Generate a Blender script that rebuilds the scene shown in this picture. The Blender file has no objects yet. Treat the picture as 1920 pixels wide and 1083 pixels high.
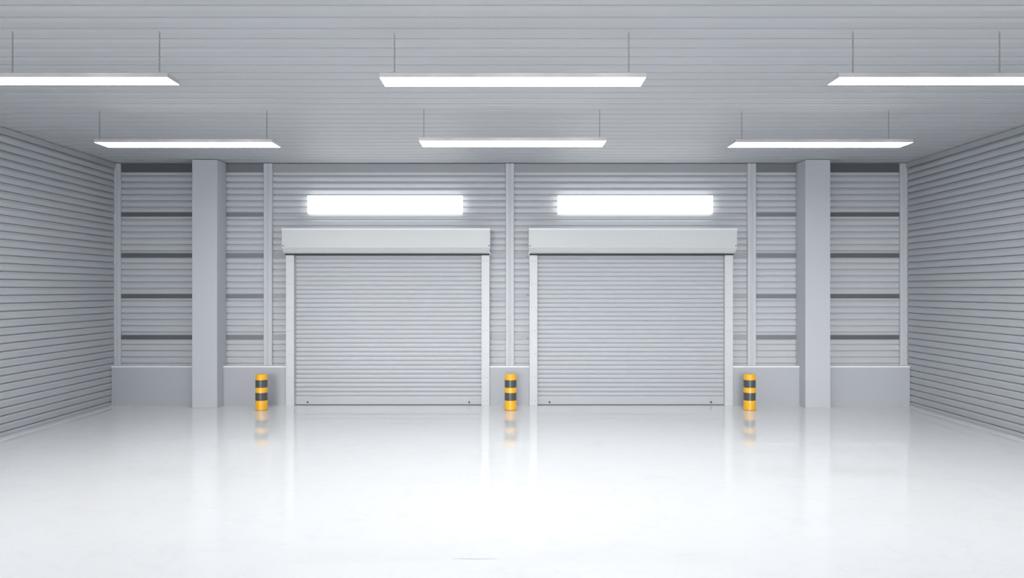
import bpy, math
from mathutils import Vector

# ------------------------------------------------------------------ basics
S = bpy.context.scene
COL = S.collection
F = 1440.0            # focal length in pixels of the 1920 px frame
D = 18.0              # camera distance to the front of the low wall (Y = 0)
EYE = 2.725
ZC = EYE + 2.976      # ceiling height
YP = 0.234            # plane of the wall cladding
XW = 9.38             # half width of the hall
YF = -19.2            # open front edge of the hall
VX, VY = 957.5, 542.0

def PX(px, dist): return (px - VX) * dist / F
def PZ(py, dist): return EYE + (VY - py) * dist / F

# ------------------------------------------------------------------ materials
def principled(name, col, rough=0.5, metal=0.0, spec=0.5, coat=0.0, noise=0.0, nscale=3.0, bump=0.0, stretch=(1, 1, 1)):
    m = bpy.data.materials.new(name); m.use_nodes = True
    nt = m.node_tree; b = nt.nodes['Principled BSDF']
    b.inputs['Base Color'].default_value = (*col, 1)
    b.inputs['Roughness'].default_value = rough
    b.inputs['Metallic'].default_value = metal
    b.inputs['Specular IOR Level'].default_value = spec
    b.inputs['Coat Weight'].default_value = coat
    tc = nt.nodes.new('ShaderNodeTexCoord')
    mp = nt.nodes.new('ShaderNodeMapping'); mp.inputs['Scale'].default_value = stretch
    n = nt.nodes.new('ShaderNodeTexNoise'); n.inputs['Scale'].default_value = nscale
    n.inputs['Detail'].default_value = 5
    nt.links.new(tc.outputs['Object'], mp.inputs['Vector'])
    nt.links.new(mp.outputs['Vector'], n.inputs['Vector'])
    if noise > 0:
        mr = nt.nodes.new('ShaderNodeMix'); mr.data_type = 'RGBA'
        mr.inputs[6].default_value = (*[c * (1 - noise) for c in col], 1)
        mr.inputs[7].default_value = (*[min(1, c * (1 + noise)) for c in col], 1)
        nt.links.new(n.outputs['Fac'], mr.inputs[0])
        nt.links.new(mr.outputs[2], b.inputs['Base Color'])
    if bump > 0:
        bp = nt.nodes.new('ShaderNodeBump'); bp.inputs['Strength'].default_value = bump
        bp.inputs['Distance'].default_value = 0.01
        nt.links.new(n.outputs['Fac'], bp.inputs['Height'])
        nt.links.new(bp.outputs['Normal'], b.inputs['Normal'])
    return m

def emitter(name, col, strength):
    m = bpy.data.materials.new(name); m.use_nodes = True
    nt = m.node_tree; nt.nodes.clear()
    o = nt.nodes.new('ShaderNodeOutputMaterial'); e = nt.nodes.new('ShaderNodeEmission')
    e.inputs['Color'].default_value = (*col, 1); e.inputs['Strength'].default_value = strength
    nt.links.new(e.outputs[0], o.inputs['Surface'])
    return m

M = dict(
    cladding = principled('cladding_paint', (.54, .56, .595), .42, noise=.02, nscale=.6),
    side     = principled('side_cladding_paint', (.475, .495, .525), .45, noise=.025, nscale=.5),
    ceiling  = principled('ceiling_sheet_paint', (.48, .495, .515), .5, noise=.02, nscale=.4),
    trim     = principled('flashing_paint', (.42, .44, .465), .45),
    kerb     = principled('kerb_concrete', (.80, .815, .835), .35, noise=.03, nscale=9),
    lowwall  = principled('low_wall_paint', (.46, .48, .515), .6, noise=.02, nscale=1.2),
    ledge    = principled('ledge_paint', (.86, .87, .90), .4),
    column   = principled('column_paint', (.55, .57, .605), .55, noise=.015, nscale=.8),
    post     = principled('post_paint', (.57, .59, .625), .4),
    rail_d   = principled('rail_and_shade_charcoal', (.115, .125, .135), .5),
    rail_m   = principled('rail_and_shade_grey', (.20, .215, .235), .5),
    rail_l   = principled('rail_and_shade_pale', (.36, .375, .40), .5),
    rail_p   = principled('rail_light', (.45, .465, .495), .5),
    shutter  = principled('shutter_aluminium', (.49, .51, .545), .38, noise=.01, nscale=.7),
    guide    = principled('guide_paint', (.63, .65, .68), .35),
    guide_l  = principled('flange_paint', (.80, .82, .85), .3),
    header   = principled('header_paint', (.60, .625, .635), .35),
    seal_and_shade     = principled('black_rubber_and_shade', (.02, .022, .028), .6),  # rubber of the floor seal, and the painted shade under the headers
    screw    = principled('screw_metal', (.42, .44, .47), .35, .6),
    bolt     = principled('dark_bolt', (.06, .065, .075), .4, .5),
    yellow   = principled('yellow_paint', (.98, .50, .015), .33, coat=.25),
    dark     = principled('charcoal_tape', (.075, .08, .08), .36, coat=.2),
    housing  = principled('brushed_sheen_housing', (.60, .58, .575), .35, .4, noise=.45, nscale=1.3),  # noise paints a patchy metal sheen into the base colour
    chain    = principled('chain_steel', (.20, .205, .21), .5, .3),
    crack    = principled('crack_grey', (.42, .42, .43), .6),
    lamp     = emitter('front_lamp_diffuser_light', (1, .995, .985), 31.0),
    lamp_r   = emitter('rear_lamp_diffuser_light', (1, .995, .985), 17.0),
    ceiling_fill  = emitter('ceiling_fill_glow', (1, .995, .985), 1.1),  # added fill glow, not a real part of the lamps
    daylight = emitter('window_daylight', (.985, .995, 1), 3.4),
)

def floor_material():
    m = principled('polished_floor', (.86, .87, .885), .10, spec=.5)
    nt = m.node_tree; b = nt.nodes['Principled BSDF']
    tc = nt.nodes.new('ShaderNodeTexCoord')
    n = nt.nodes.new('ShaderNodeTexNoise'); n.inputs['Scale'].default_value = 2.2
    n.inputs['Detail'].default_value = 8; n.inputs['Roughness'].default_value = .65
    n.inputs['Distortion'].default_value = 1.5
    nt.links.new(tc.outputs['Object'], n.inputs['Vector'])
    cr = nt.nodes.new('ShaderNodeValToRGB')
    cr.color_ramp.elements[0].position = .36; cr.color_ramp.elements[0].color = (.88, .889, .902, 1)
    cr.color_ramp.elements[1].position = .50; cr.color_ramp.elements[1].color = (.91, .916, .926, 1)
    nt.links.new(n.outputs['Fac'], cr.inputs[0])
    nt.links.new(cr.outputs[0], b.inputs['Base Color'])
    mr = nt.nodes.new('ShaderNodeMapRange')
    mr.inputs['To Min'].default_value = .035; mr.inputs['To Max'].default_value = .085
    nt.links.new(n.outputs['Fac'], mr.inputs['Value'])
    nt.links.new(mr.outputs[0], b.inputs['Roughness'])
    return m
M['floor'] = floor_material()

# ------------------------------------------------------------------ mesh helpers
class MB:
    def __init__(s): s.v = []; s.f = []
    def box(s, x0, x1, y0, y1, z0, z1):
        i = len(s.v)
        s.v += [(x0,y0,z0),(x1,y0,z0),(x1,y1,z0),(x0,y1,z0),(x0,y0,z1),(x1,y0,z1),(x1,y1,z1),(x0,y1,z1)]
        s.f += [tuple(i+k for k in q) for q in ((0,3,2,1),(4,5,6,7),(0,1,5,4),(1,2,6,5),(2,3,7,6),(3,0,4,7))]
        return s
    def prism(s, pts, a, b, axis):
        """closed 2-D outline pts extruded from a to b along axis ('x': pts=(y,z), 'y': pts=(x,z), 'z': pts=(x,y))"""
        i = len(s.v); n = len(pts)
        def P(p, t): return {'x': (t, p[0], p[1]), 'y': (p[0], t, p[1]), 'z': (p[0], p[1], t)}[axis]
        s.v += [P(p, a) for p in pts] + [P(p, b) for p in pts]
        for k in range(n):
            l = (k + 1) % n
            s.f.append((i+k, i+l, i+n+l, i+n+k))
        s.f.append(tuple(i+k for k in range(n))[::-1]); s.f.append(tuple(i+n+k for k in range(n)))
        return s
    def lathe(s, prof, cx, cy, seg=48):
        i = len(s.v); n = len(prof)
        for k in range(seg):
            a = 2*math.pi*k/seg
            s.v += [(cx+r*math.cos(a), cy+r*math.sin(a), z) for r, z in prof]
        for k in range(seg):
            l = (k+1) % seg
            for j in range(n-1):
                s.f.append((i+k*n+j, i+l*n+j, i+l*n+j+1, i+k*n+j+1))
        s.f.append(tuple(i+k*n for k in range(seg))[::-1]); s.f.append(tuple(i+k*n+n-1 for k in range(seg)))
        return s
    def link(s, cx, cy, cz, turned, R=.0075, half=.010, w=.0019):
        """one elongated chain link standing upright"""
        i = len(s.v); path = []
        for k in range(8):
            a = math.pi*k/7; path.append((R*math.cos(a), half + R*math.sin(a), a))
        for k in range(8):
            a = math.pi + math.pi*k/7; path.append((R*math.cos(a), -half + R*math.sin(a), a))
        for (u, z, a) in path:
            for q in range(6):
                b = 2*math.pi*q/6
                du = w*math.cos(b)*math.cos(a); dz = w*math.cos(b)*math.sin(a); dn = w*math.sin(b)
                x, y = (u+du, dn) if not turned else (dn, u+du)
                s.v.append((cx+x, cy+y, cz+z+dz))
        n = len(path)
        for k in range(n):
            l = (k+1) % n
            for q in range(6):
                r = (q+1) % 6
                s.f.append((i+k*6+q, i+k*6+r, i+l*6+r, i+l*6+q))
        return s
    def mesh(s, name):
        import bmesh
        me = bpy.data.meshes.new(name); me.from_pydata(s.v, [], s.f); me.update()
        bm = bmesh.new(); bm.from_mesh(me); bmesh.ops.recalc_face_normals(bm, faces=bm.faces); bm.to_mesh(me); bm.free()
        return me
    def build(s, name, mat, parent=None, bevel=0, smooth=False):
        me = s.mesh(name); me.materials.append(mat)
        o = bpy.data.objects.new(name, me); COL.objects.link(o)
        if parent:
            o.parent = parent
        if bevel:
            b = o.modifiers.new('bevel', 'BEVEL'); b.width = bevel; b.segments = 2; b.limit_method = 'ANGLE'
        if smooth:
            for p in me.polygons: p.use_smooth = True
            e = o.modifiers.new('split', 'EDGE_SPLIT'); e.split_angle = math.radians(40)
        return o

def tag(o, label, cat, group=None, kind=None):
    o['label'] = label; o['category'] = cat
    if group: o['group'] = group
    if kind: o['kind'] = kind
    return o
def empty(name, loc):
    o = bpy.data.objects.new(name, None); COL.objects.link(o); o.location = loc; o.empty_display_size = .2
    return o
def copy_tree(o, parent=None):
    c = o.copy(); COL.objects.link(c)
    if parent: c.parent = parent
    for ch in list(o.children): copy_tree(ch, c)
    return c

# ------------------------------------------------------------------ setting
def profile(lo, hi, phase, pitch, depth=.020, groove=.030, gw=.075):
    """lapped sheet profile: list of (t, out) for t from hi down to lo; grooves where t = phase - k*pitch"""
    shape = [(0.0, -groove), (gw, -groove), (gw+.03, .15*depth), (.40, depth), (.46, .80*depth), (.97-gw*.2, .45*depth), (1.0-.012, -groove)]
    pts = []
    k0 = math.floor((phase - hi) / pitch) - 1
    k = k0
    seq = []
    while phase - k*pitch > lo - 2*pitch:
        for (u, d) in shape: seq.append((phase - (k+u)*pitch, d))
        k += 1
    def interp(t):
        for a, b in zip(seq, seq[1:]):
            if b[0] <= t <= a[0]:
                return a[1] + (b[1]-a[1]) * ((a[0]-t)/max(1e-9, a[0]-b[0]))
        return 0
    pts.append((hi, interp(hi)))
    pts += [p for p in seq if lo + 1e-5 < p[0] < hi - 1e-5]
    pts.append((lo, interp(lo)))
    return pts

PH, PIT = EYE + (VY - 329.1)/78.97, 11.70/78.97
def clad_back(mb, x0, x1, z0, z1):
    pr = profile(z0, z1, PH, PIT)
    mb.prism([(YP - d, t) for t, d in pr] + [(YP+.10, z0), (YP+.10, z1)], x0, x1, 'x')

# door and window layout (reference scale 80 px per metre at Y = 0)
DOORS = [dict(c=(727.5-VX)/80, n=1), dict(c=(1183.0-VX)/80, n=2)]
GO, GI = 190.5/80, 175.0/80       # outer and inner half widths of the guides
WINS = [((578-VX)/79.2, (867-VX)/79.2), ((1046-VX)/79.2, (1335-VX)/79.2)]
WZ0, WZ1 = PZ(399.3, 18.13), PZ(366.5, 18.13)
LOWZ = .93

wb = MB()
xs = [-XW, DOORS[0]['c']-GO, WINS[0][0], WINS[0][1], DOORS[0]['c']+GO, DOORS[1]['c']-GO, WINS[1][0], WINS[1][1], DOORS[1]['c']+GO, XW]
kinds = 'wdxdwdxdw'
for a, b, k in zip(xs, xs[1:], kinds):
    if k == 'w': clad_back(wb, a, b, LOWZ, ZC)
    if k == 'd': clad_back(wb, a, b, 3.62, ZC)
    if k == 'x': clad_back(wb, a, b, 3.62, WZ0); clad_back(wb, a, b, WZ1, ZC)
tag(wb.build('wall_back', M['cladding']), 'grey horizontally ribbed metal cladding of the far wall', 'wall', kind='structure')

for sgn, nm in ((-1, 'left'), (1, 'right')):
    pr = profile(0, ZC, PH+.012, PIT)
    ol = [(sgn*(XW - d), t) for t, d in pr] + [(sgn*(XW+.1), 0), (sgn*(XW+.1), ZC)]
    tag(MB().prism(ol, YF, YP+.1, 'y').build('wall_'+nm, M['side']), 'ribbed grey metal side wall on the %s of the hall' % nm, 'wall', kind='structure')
    xa, xb = sorted((sgn*(XW-.024), sgn*(XW-.19)))
    bb = MB().box(xa, xb, YF, -.0, 0, .006)
    tag(bb.build('baseboard_'+nm, M['kerb'], bevel=.002), 'low pale kerb along the foot of the %s wall' % nm, 'baseboard', kind='structure')
    xa, xb = sorted((sgn*(XW-.022), sgn*(XW-.038)))
    tag(MB().box(xa, xb, YF, YP, ZC-.115, ZC).build('trim_%d' % (1 if sgn < 0 else 2), M['trim']), 'plain grey flashing along the top of the %s wall' % nm, 'trim', kind='structure')

cpit = F*2.976*.0000836
cph = D_far = -18 + F*2.976*.001888            # Y of the groove seen at y = 12
cpr = profile(-(YP+.1), -YF, -cph, cpit, depth=.012, groove=.03, gw=.075)   # t = -Y, decreasing away from the camera
ol = [(-t, ZC + .02 - d) for t, d in cpr]
ol += [(YP+.1, ZC+.15), (YF, ZC+.15)]
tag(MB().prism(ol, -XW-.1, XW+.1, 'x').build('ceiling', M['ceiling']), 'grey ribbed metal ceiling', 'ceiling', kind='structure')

fl = MB().box(-XW-.1, XW+.1, YF, YP+.1, -.15, 0).build('floor', M['floor'])
tag(fl, 'glossy white polished concrete floor', 'floor', kind='structure')
fd = F*EYE/(1047.3-VY)
ck = MB(); n = 14
up = []; lo = []
for k in range(n+1):
    t = k/n; x = PX(848, fd) + t*(PX(935, fd)-PX(848, fd)); w = .007*math.sin(math.pi*t)+.0006
    yc = -18+fd + .004*math.sin(t*9)
    up.append((x, yc+w)); lo.append((x, yc-w))
ck.prism(lo+up[::-1], 0, .0008, 'z')
ck.build('hairline_crack', M['crack'], fl)

# ------------------------------------------------------------------ windows
for i, (x0, x1) in enumerate(WINS):
    e = empty('window_%d' % (i+1), ((x0+x1)/2, YP, WZ0))
    tag(e, 'long bright white strip window above the %s roller shutter' % ('left' if i == 0 else 'right'), 'window', kind='structure')
    w = (x1-x0)/2; h = WZ1-WZ0
    f = MB()
    t = .018
    f.box(-w-t, w+t, -.022, .06, -t, 0); f.box(-w-t, w+t, -.022, .06, h, h+t)
    f.box(-w-t, -w, -.022, .06, 0, h); f.box(w, w+t, -.022, .06, 0, h)
    f.build('window_frame', M['post'], e)
    MB().box(-w, w, -.13, .03, 0, h).build('pane', M['daylight'], e, bevel=.006)

# ------------------------------------------------------------------ low wall pieces
CL = (PX(360, 18/1.0207), PX(407, 18/1.0207)); CR = (PX(1510, 18/1.0207), PX(1557, 18/1.0207))
low = [(-XW+.02, CL[0]-.001, 'low grey wall section between left corner and left column'),
       (CL[1]+.001, DOORS[0]['c']-GO-.002, 'low grey wall section between left column and left shutter'),
       (DOORS[0]['c']+GO+.002, DOORS[1]['c']-GO-.002, 'short low grey wall section between the two roller shutters'),
       (DOORS[1]['c']+GO+.002, CR[0]-.001, 'low grey wall section between right shutter and right column'),
       (CR[1]+.001, XW-.02, 'low grey wall section between right column and right corner')]
for a, b, lab in low:
    e = empty('low_wall', ((a+b)/2, 0, 0)); w = (b-a)/2
    tag(e, lab, 'low wall', 'low wall sections along the far wall')
    MB().box(-w, w, 0, YP+.02, 0, LOWZ-.036).build('wall_body', M['lowwall'], e)
    MB().box(-w, w, -.012, YP-.004, LOWZ-.036, LOWZ).build('ledge', M['ledge'], e, bevel=.004)

# ------------------------------------------------------------------ columns
for (a, b), lab in ((CL, 'square grey column in front of the wall, left of the shutters'), (CR, 'square grey column in front of the wall, right of the shutters')):
    w = (b-a)/2
    o = MB().box(-w, w, -.365, YP-.021, 0, ZC).build('square_column', M['column'], bevel=.008)
    o.location.x = (a+b)/2
    tag(o, lab, 'column', 'square columns')

# ------------------------------------------------------------------ steel posts
pw = 8.1/79.2
def post_outline():
    return [(-pw, YP-.016), (-pw, YP-.075), (-pw+.012, YP-.085), (-.022, YP-.085), (-.012, YP-.070), (.012, YP-.070), (.022, YP-.085),
            (pw-.012, YP-.085), (pw, YP-.075), (pw, YP-.016)]
PPX = [217.2, 502, 956, 1410, 1696.3]
PLAB = ['grooved steel wall post in the left corner of the far wall', 'grooved steel wall post between left column and left shutter',
        'grooved steel wall post in the middle between both shutters', 'grooved steel wall post between right shutter and right column',
        'grooved steel wall post in the right corner of the far wall']
pm = None
for px, lab in zip(PPX, PLAB):
    if pm is None:
        o = MB().prism(post_outline(), LOWZ, ZC, 'z').build('wall_post', M['post']); pm = o
    else:
        o = pm.copy(); COL.objects.link(o)
    o.location.x = PX(px, 18.15)
    tag(o, lab, 'post', 'steel wall posts')
pX = [PX(p, 18.15) for p in PPX]

# ------------------------------------------------------------------ horizontal rails and painted shade strips
rz = [(PZ(y1, 18.2), PZ(y0, 18.2)) for y0, y1 in ((397.9, 405.9), (474.5, 482.6), (551.0, 559.0), (627.8, 635.9))]
rank = ['top', 'second from top', 'third from top', 'lowest']
def rails(a, b, mat, which, where, tone, grp):
    w = (b-a)/2
    for k in which:
        z0, z1 = rz[k]
        o = MB().box(-w, w, -.036, -.021, 0, z1-z0).build('cladding_rail_or_shade_strip', M[mat])
        o.location = ((a+b)/2, YP, z0)
        tag(o, '%s horizontal rail %s, %s of its stack' % (tone, where, rank[k]), 'rail', grp)
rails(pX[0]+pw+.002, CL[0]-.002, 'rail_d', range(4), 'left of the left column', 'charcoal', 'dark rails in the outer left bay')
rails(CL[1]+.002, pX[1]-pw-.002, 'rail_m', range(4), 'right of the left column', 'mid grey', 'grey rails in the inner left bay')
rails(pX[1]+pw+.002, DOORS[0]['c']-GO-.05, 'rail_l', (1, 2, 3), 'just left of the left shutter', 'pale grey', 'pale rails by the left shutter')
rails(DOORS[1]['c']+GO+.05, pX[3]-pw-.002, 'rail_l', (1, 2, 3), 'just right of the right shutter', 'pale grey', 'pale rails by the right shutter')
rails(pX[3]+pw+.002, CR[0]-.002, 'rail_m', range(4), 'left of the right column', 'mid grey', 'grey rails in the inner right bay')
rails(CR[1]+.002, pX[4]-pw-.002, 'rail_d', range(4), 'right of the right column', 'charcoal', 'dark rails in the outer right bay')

def rail(a, b, z0, z1, mat, lab, grp):
    w = (b-a)/2
    o = MB().box(-w, w, -.036, -.021, 0, z1-z0).build('cladding_rail_or_shade_strip', M[mat])  # builds rails and also the shade strips under the ceiling
    o.location = ((a+b)/2, YP, z0)
    tag(o, lab, 'rail', grp)
g = 'light rails around the shutters'
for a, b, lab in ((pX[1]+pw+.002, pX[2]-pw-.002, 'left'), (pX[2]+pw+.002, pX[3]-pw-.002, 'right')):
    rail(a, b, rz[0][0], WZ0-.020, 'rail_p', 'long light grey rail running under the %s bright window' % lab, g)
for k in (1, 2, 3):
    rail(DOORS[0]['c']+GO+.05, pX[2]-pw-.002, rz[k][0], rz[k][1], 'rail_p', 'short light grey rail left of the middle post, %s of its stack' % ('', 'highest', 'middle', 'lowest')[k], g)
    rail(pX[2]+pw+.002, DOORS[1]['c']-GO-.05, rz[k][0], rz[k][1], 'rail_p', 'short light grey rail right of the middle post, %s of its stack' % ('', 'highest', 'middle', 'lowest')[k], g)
g = 'painted shade strips under the ceiling'
zt0 = PZ(323, 18.2)
for a, b, mat, lab in ((pX[0]+pw, CL[0], 'rail_d', 'charcoal painted shade strip under the ceiling left of the left column'),
                       (CL[1], pX[1]-pw, 'rail_m', 'mid grey painted shade strip under the ceiling right of the left column'),
                       (pX[1]+pw, pX[2]-pw, 'rail_l', 'long grey painted shade strip under the ceiling above the left bright window'),
                       (pX[2]+pw, pX[3]-pw, 'rail_l', 'long grey painted shade strip under the ceiling above the right bright window'),
                       (pX[3]+pw, CR[0], 'rail_m', 'mid grey painted shade strip under the ceiling left of the right column'),
                       (CR[1], pX[4]-pw, 'rail_d', 'charcoal painted shade strip under the ceiling right of the right column')):
    rail(a+.002, b-.002, zt0, ZC-.005, mat, lab, g)  # flat strips paint the ceiling's shadow along the wall top

# ------------------------------------------------------------------ roller shutters
def make_door(d):
    e = empty('door_%d' % d['n'], (d['c'], 0, 0))
    tag(e, 'closed grey roller shutter door, the %s of the two' % ('left' if d['n'] == 1 else 'right'), 'door', kind='structure')
    # curtain of curved slats
    pit = 8.33/79.8; z0 = .215; top = 3.60; yc = .10
    outl = []
    z = z0
    shape = [(0.0, .022), (.04, -.002), (.12, -.0085), (.45, -.0115), (.78, -.0085), (.85, -.002), (.89, .022)]
    while z < top:
        for u, y in shape: outl.append((yc + y, z + u*pit))
        z += pit
    outl.append((yc+.05, z)); outl.append((yc+.05, z0))
    MB().prism(outl, -GI-.03, GI+.03, 'x').build('slat_curtain', M['shutter'], e)
    br = MB().prism([(yc-.012, .012), (yc-.020, .03), (yc-.020, .17), (yc-.010, .21), (yc+.02, .215), (yc+.02, .012)], -GI-.03, GI+.03, 'x').build('bottom_rail', M['shutter'], e)
    MB().box(-GI, GI, yc-.018, yc+.02, 0, .012).build('floor_seal', M['seal_and_shade'], e)
    for x in (PX(576, 18.04)-(727.5-VX)/80, PX(879.5, 18.04)-(727.5-VX)/80):
        b = MB().lathe([(.001, 0), (.022, 0), (.022, .008), (.012, .016), (.001, .016)], 0, 0, 16).build('bolt', M['bolt'], br, smooth=True)
        b.rotation_euler.x = math.pi/2; b.location = (x, yc-.0185, PZ(754, 18.04))
    for sg in (-1, 1):
        a, b_ = sorted((sg*GO, sg*(GI+.004)))
        g = MB().box(a, b_, -.045, YP+.05, 0, 3.545).build('guide_rail', M['guide'], e, bevel=.006)
        for k in range(7):
            for px in ((540.9, 547.8) if sg < 0 else (908.0, 914.8)):
                s_ = MB().lathe([(.001, 0), (.011, 0), (.009, .006), (.001, .008)], 0, 0, 10).build('screw', M['screw'], g)
                s_.rotation_euler.x = math.pi/2
                s_.location = ((px-727.5)*17.955/F, -.0445, PZ(751-43.7*k, 17.955))
    hw = 195.5*17.7/F
    zt, zf, zb = PZ(428, 17.7), PZ(463.5, 17.7), PZ(473.2, 17.78)
    ol = [(-.30, zt), (-.30, zf), (-.215, zb), (-.16, zb-.02), (YP-.02, zb-.02), (YP-.02, zt)]
    # body with ends cut in below, as the photo shows
    v = MB(); n = len(ol); ins = {0: 0, 1: 0, 2: .018, 3: .03, 4: .03, 5: 0}
    v.v = [(-hw+ins[k], y, z) for k, (y, z) in enumerate(ol)] + [(hw-ins[k], y, z) for k, (y, z) in enumerate(ol)]
    v.f = [(k, (k+1) % n, n+(k+1) % n, n+k) for k in range(n)] + [tuple(range(n)), tuple(range(n, 2*n))]
    h = v.build('header_box', M['header'], e, bevel=.005)
    MB().box(-hw, hw, -.308, -.296, zt-.035, zt+.004).build('top_flange', M['guide_l'], h)
    MB().box(-hw, hw, -.305, -.297, zf-.004, zf+.012).build('front_lip', M['guide'], h)
    MB().box(-GO, GO, -.10, .075, zb-.055, zb-.0202).build('header_shade_strip', M['seal_and_shade'], e)  # black strip stands in for the shade below the header
    for sg in (-1, 1):
        s_ = MB().lathe([(.001, 0), (.014, 0), (.012, .008), (.001, .010)], 0, 0, 12).build('screw', M['bolt'], h)
        s_.rotation_euler.x = math.pi/2; s_.location = (sg*(hw-.03), -.2995, PZ(460.5, 17.7))
for d in DOORS: make_door(d)

# ------------------------------------------------------------------ bollards
def make_bollard():
    e = empty('bollard', (0, 0, 0)); r = .1325
    MB().lathe([(r-.004, 0), (r, .004), (r, .795), (r-.006, .806), (r-.02, .81), (.001, .81)], 0, 0, 64).build('post', M['yellow'], e, smooth=True)
    for z0, z1 in ((.221, .394), (.511, .681)):
        MB().lathe([(r-.002, z0), (r+.0022, z0), (r+.0022, z1), (r-.002, z1)], 0, 0, 64).build('dark_band', M['dark'], e, smooth=True)
    MB().lathe([(r-.002, 0), (r+.004, 0), (r+.004, .006), (r-.002, .009)], 0, 0, 64).build('base_ring', M['bolt'], e, smooth=True)
    return e
bm_ = make_bollard()
for k, (px, lab) in enumerate(((490.3, 'yellow bollard with two dark bands left of the left shutter'),
                               (957.3, 'yellow bollard with two dark bands between the two shutters'),
                               (1405.5, 'yellow bollard with two dark bands right of the right shutter'))):
    o = bm_ if k == 0 else copy_tree(bm_)
    o.location = (PX(px, 17.38), -18+17.38, 0)
    tag(o, lab, 'bollard', 'yellow and dark banded bollards')

# ------------------------------------------------------------------ hanging lamps
HB = 2.41            # lamp underside above the eye
def make_chain():
    z0 = EYE + HB + .055; zt = ZC + .012
    mb = MB(); p = .0268; n = int((zt - z0)/p)
    for k in range(n+1):
        z = z0 + .004 + k*p
        if z + .014 > zt: break
        mb.link(0, 0, z - (EYE+HB), k % 2 == 1)
    mb.box(-.0022, .0022, -.0022, .0022, z - (EYE+HB) - .012, zt - (EYE+HB))
    return mb.mesh('chain')
CH = make_chain(); CH.materials.append(M['chain'])
def lamp(dn, ratio, x0, x1, chains, lab, grp):
    df = dn*ratio; w = (x1-x0)/2; cx = (x0+x1)/2; dd = (df-dn)/2
    e = empty('hanging_lamp', (cx, -18+(dn+df)/2, EYE+HB))
    tag(e, lab, 'lamp', grp)
    t = .007
    h = MB()
    h.box(-w, w, -dd, -dd+t, .0, .052); h.box(-w, w, dd-t, dd, .0, .052)
    h.box(-w, -w+t, -dd+t, dd-t, .0, .052); h.box(w-t, w, -dd+t, dd-t, .0, .052)
    h.box(-w+t, w-t, -dd+t, dd-t, .042, .052)
    h.build('housing', M['housing'], e)
    MB().box(-w+t, w-t, -dd+t, dd-t, -.002, .012).build('diffuser', M['lamp' if 'front' in grp else 'lamp_r'], e)
    MB().box(-w+.05, w-.05, -dd+.04, dd-.04, .0515, .056).build('added_ceiling_fill_glow_panel', M['ceiling_fill'], e)  # added glowing top that fills the lamp's shade on the ceiling
    for c in chains:
        o = bpy.data.objects.new('chain', CH); COL.objects.link(o); o.parent = e
        o.location = (c - cx, 0, 0)
def L(px, d): return PX(px, d)
d1 = 8.74; c1 = 8.93
lamp(d1, 1.0447, L(711, d1), L(1212, d1), [L(739.7, c1), L(1179, c1)], 'long white hanging lamp in the middle of the front row', 'lamps in the front row')
xr = L(314, d1); a, b = L(299, 8.9), L(23.5, 8.9)
lamp(d1, 1.037, 2*b-xr+0.0, xr, [a, b, 2*b-a], 'long white hanging lamp in the front row, cut by the left picture edge', 'lamps in the front row')
xl = L(1573.3, d1); a, b = L(1599.3, 8.9), L(1874.3, 8.9)
lamp(d1, 1.037, xl, 2*b-xl, [a, b, 2*b-a], 'long white hanging lamp in the front row, cut by the right picture edge', 'lamps in the front row')
d2 = 12.47; c2 = 12.74
lamp(d2, 1.0437, L(785.3, d2), L(1137.3, d2), [L(794.7, c2), L(1124.3, c2)], 'long white hanging lamp in the middle of the rear row', 'lamps in the rear row')
d3 = 12.60; c3 = 12.83
lamp(d3, 1.037, L(176, d3), L(510.5, d3), [L(186.5, c3), L(500.3, c3)], 'long white hanging lamp of the rear row, left above the left column', 'lamps in the rear row')
lamp(d3, 1.037, L(1379, d3), L(1713, d3), [L(1391, c3), L(1666.3, c3)], 'long white hanging lamp of the rear row, right above the right column', 'lamps in the rear row')

# ------------------------------------------------------------------ daylight
w = bpy.data.worlds.new('World'); S.world = w; w.use_nodes = True
bg = w.node_tree.nodes['Background']
bg.inputs['Color'].default_value = (.93, .965, 1.0, 1); bg.inputs['Strength'].default_value = 1.9
sun = bpy.data.lights.new('Sun', 'SUN'); sun.energy = 1.05; sun.angle = math.radians(20); sun.color = (1, .985, .96)
so = bpy.data.objects.new('Sun', sun); COL.objects.link(so)
az, el = math.radians(7), math.radians(6)
dirv = Vector((math.sin(az)*math.cos(el), math.cos(az)*math.cos(el), -math.sin(el)))
so.rotation_euler = dirv.to_track_quat('-Z', 'Y').to_euler(); so.location = (-6, -30, 6)

# ------------------------------------------------------------------ camera and view
cam = bpy.data.cameras.new('Camera'); co = bpy.data.objects.new('Camera', cam); COL.objects.link(co)
co.location = (0, -D, EYE); co.rotation_euler = (math.pi/2, 0, 0)
cam.sensor_fit = 'HORIZONTAL'; cam.sensor_width = 36; cam.lens = 36*F/1920
cam.shift_x = 2.5/1920; cam.shift_y = .5/1920; cam.clip_start = .05
S.camera = co
S.view_settings.view_transform = 'Standard'; S.view_settings.look = 'None'
S.view_settings.exposure = 0; S.view_settings.gamma = 1; S.view_settings.use_curve_mapping = False
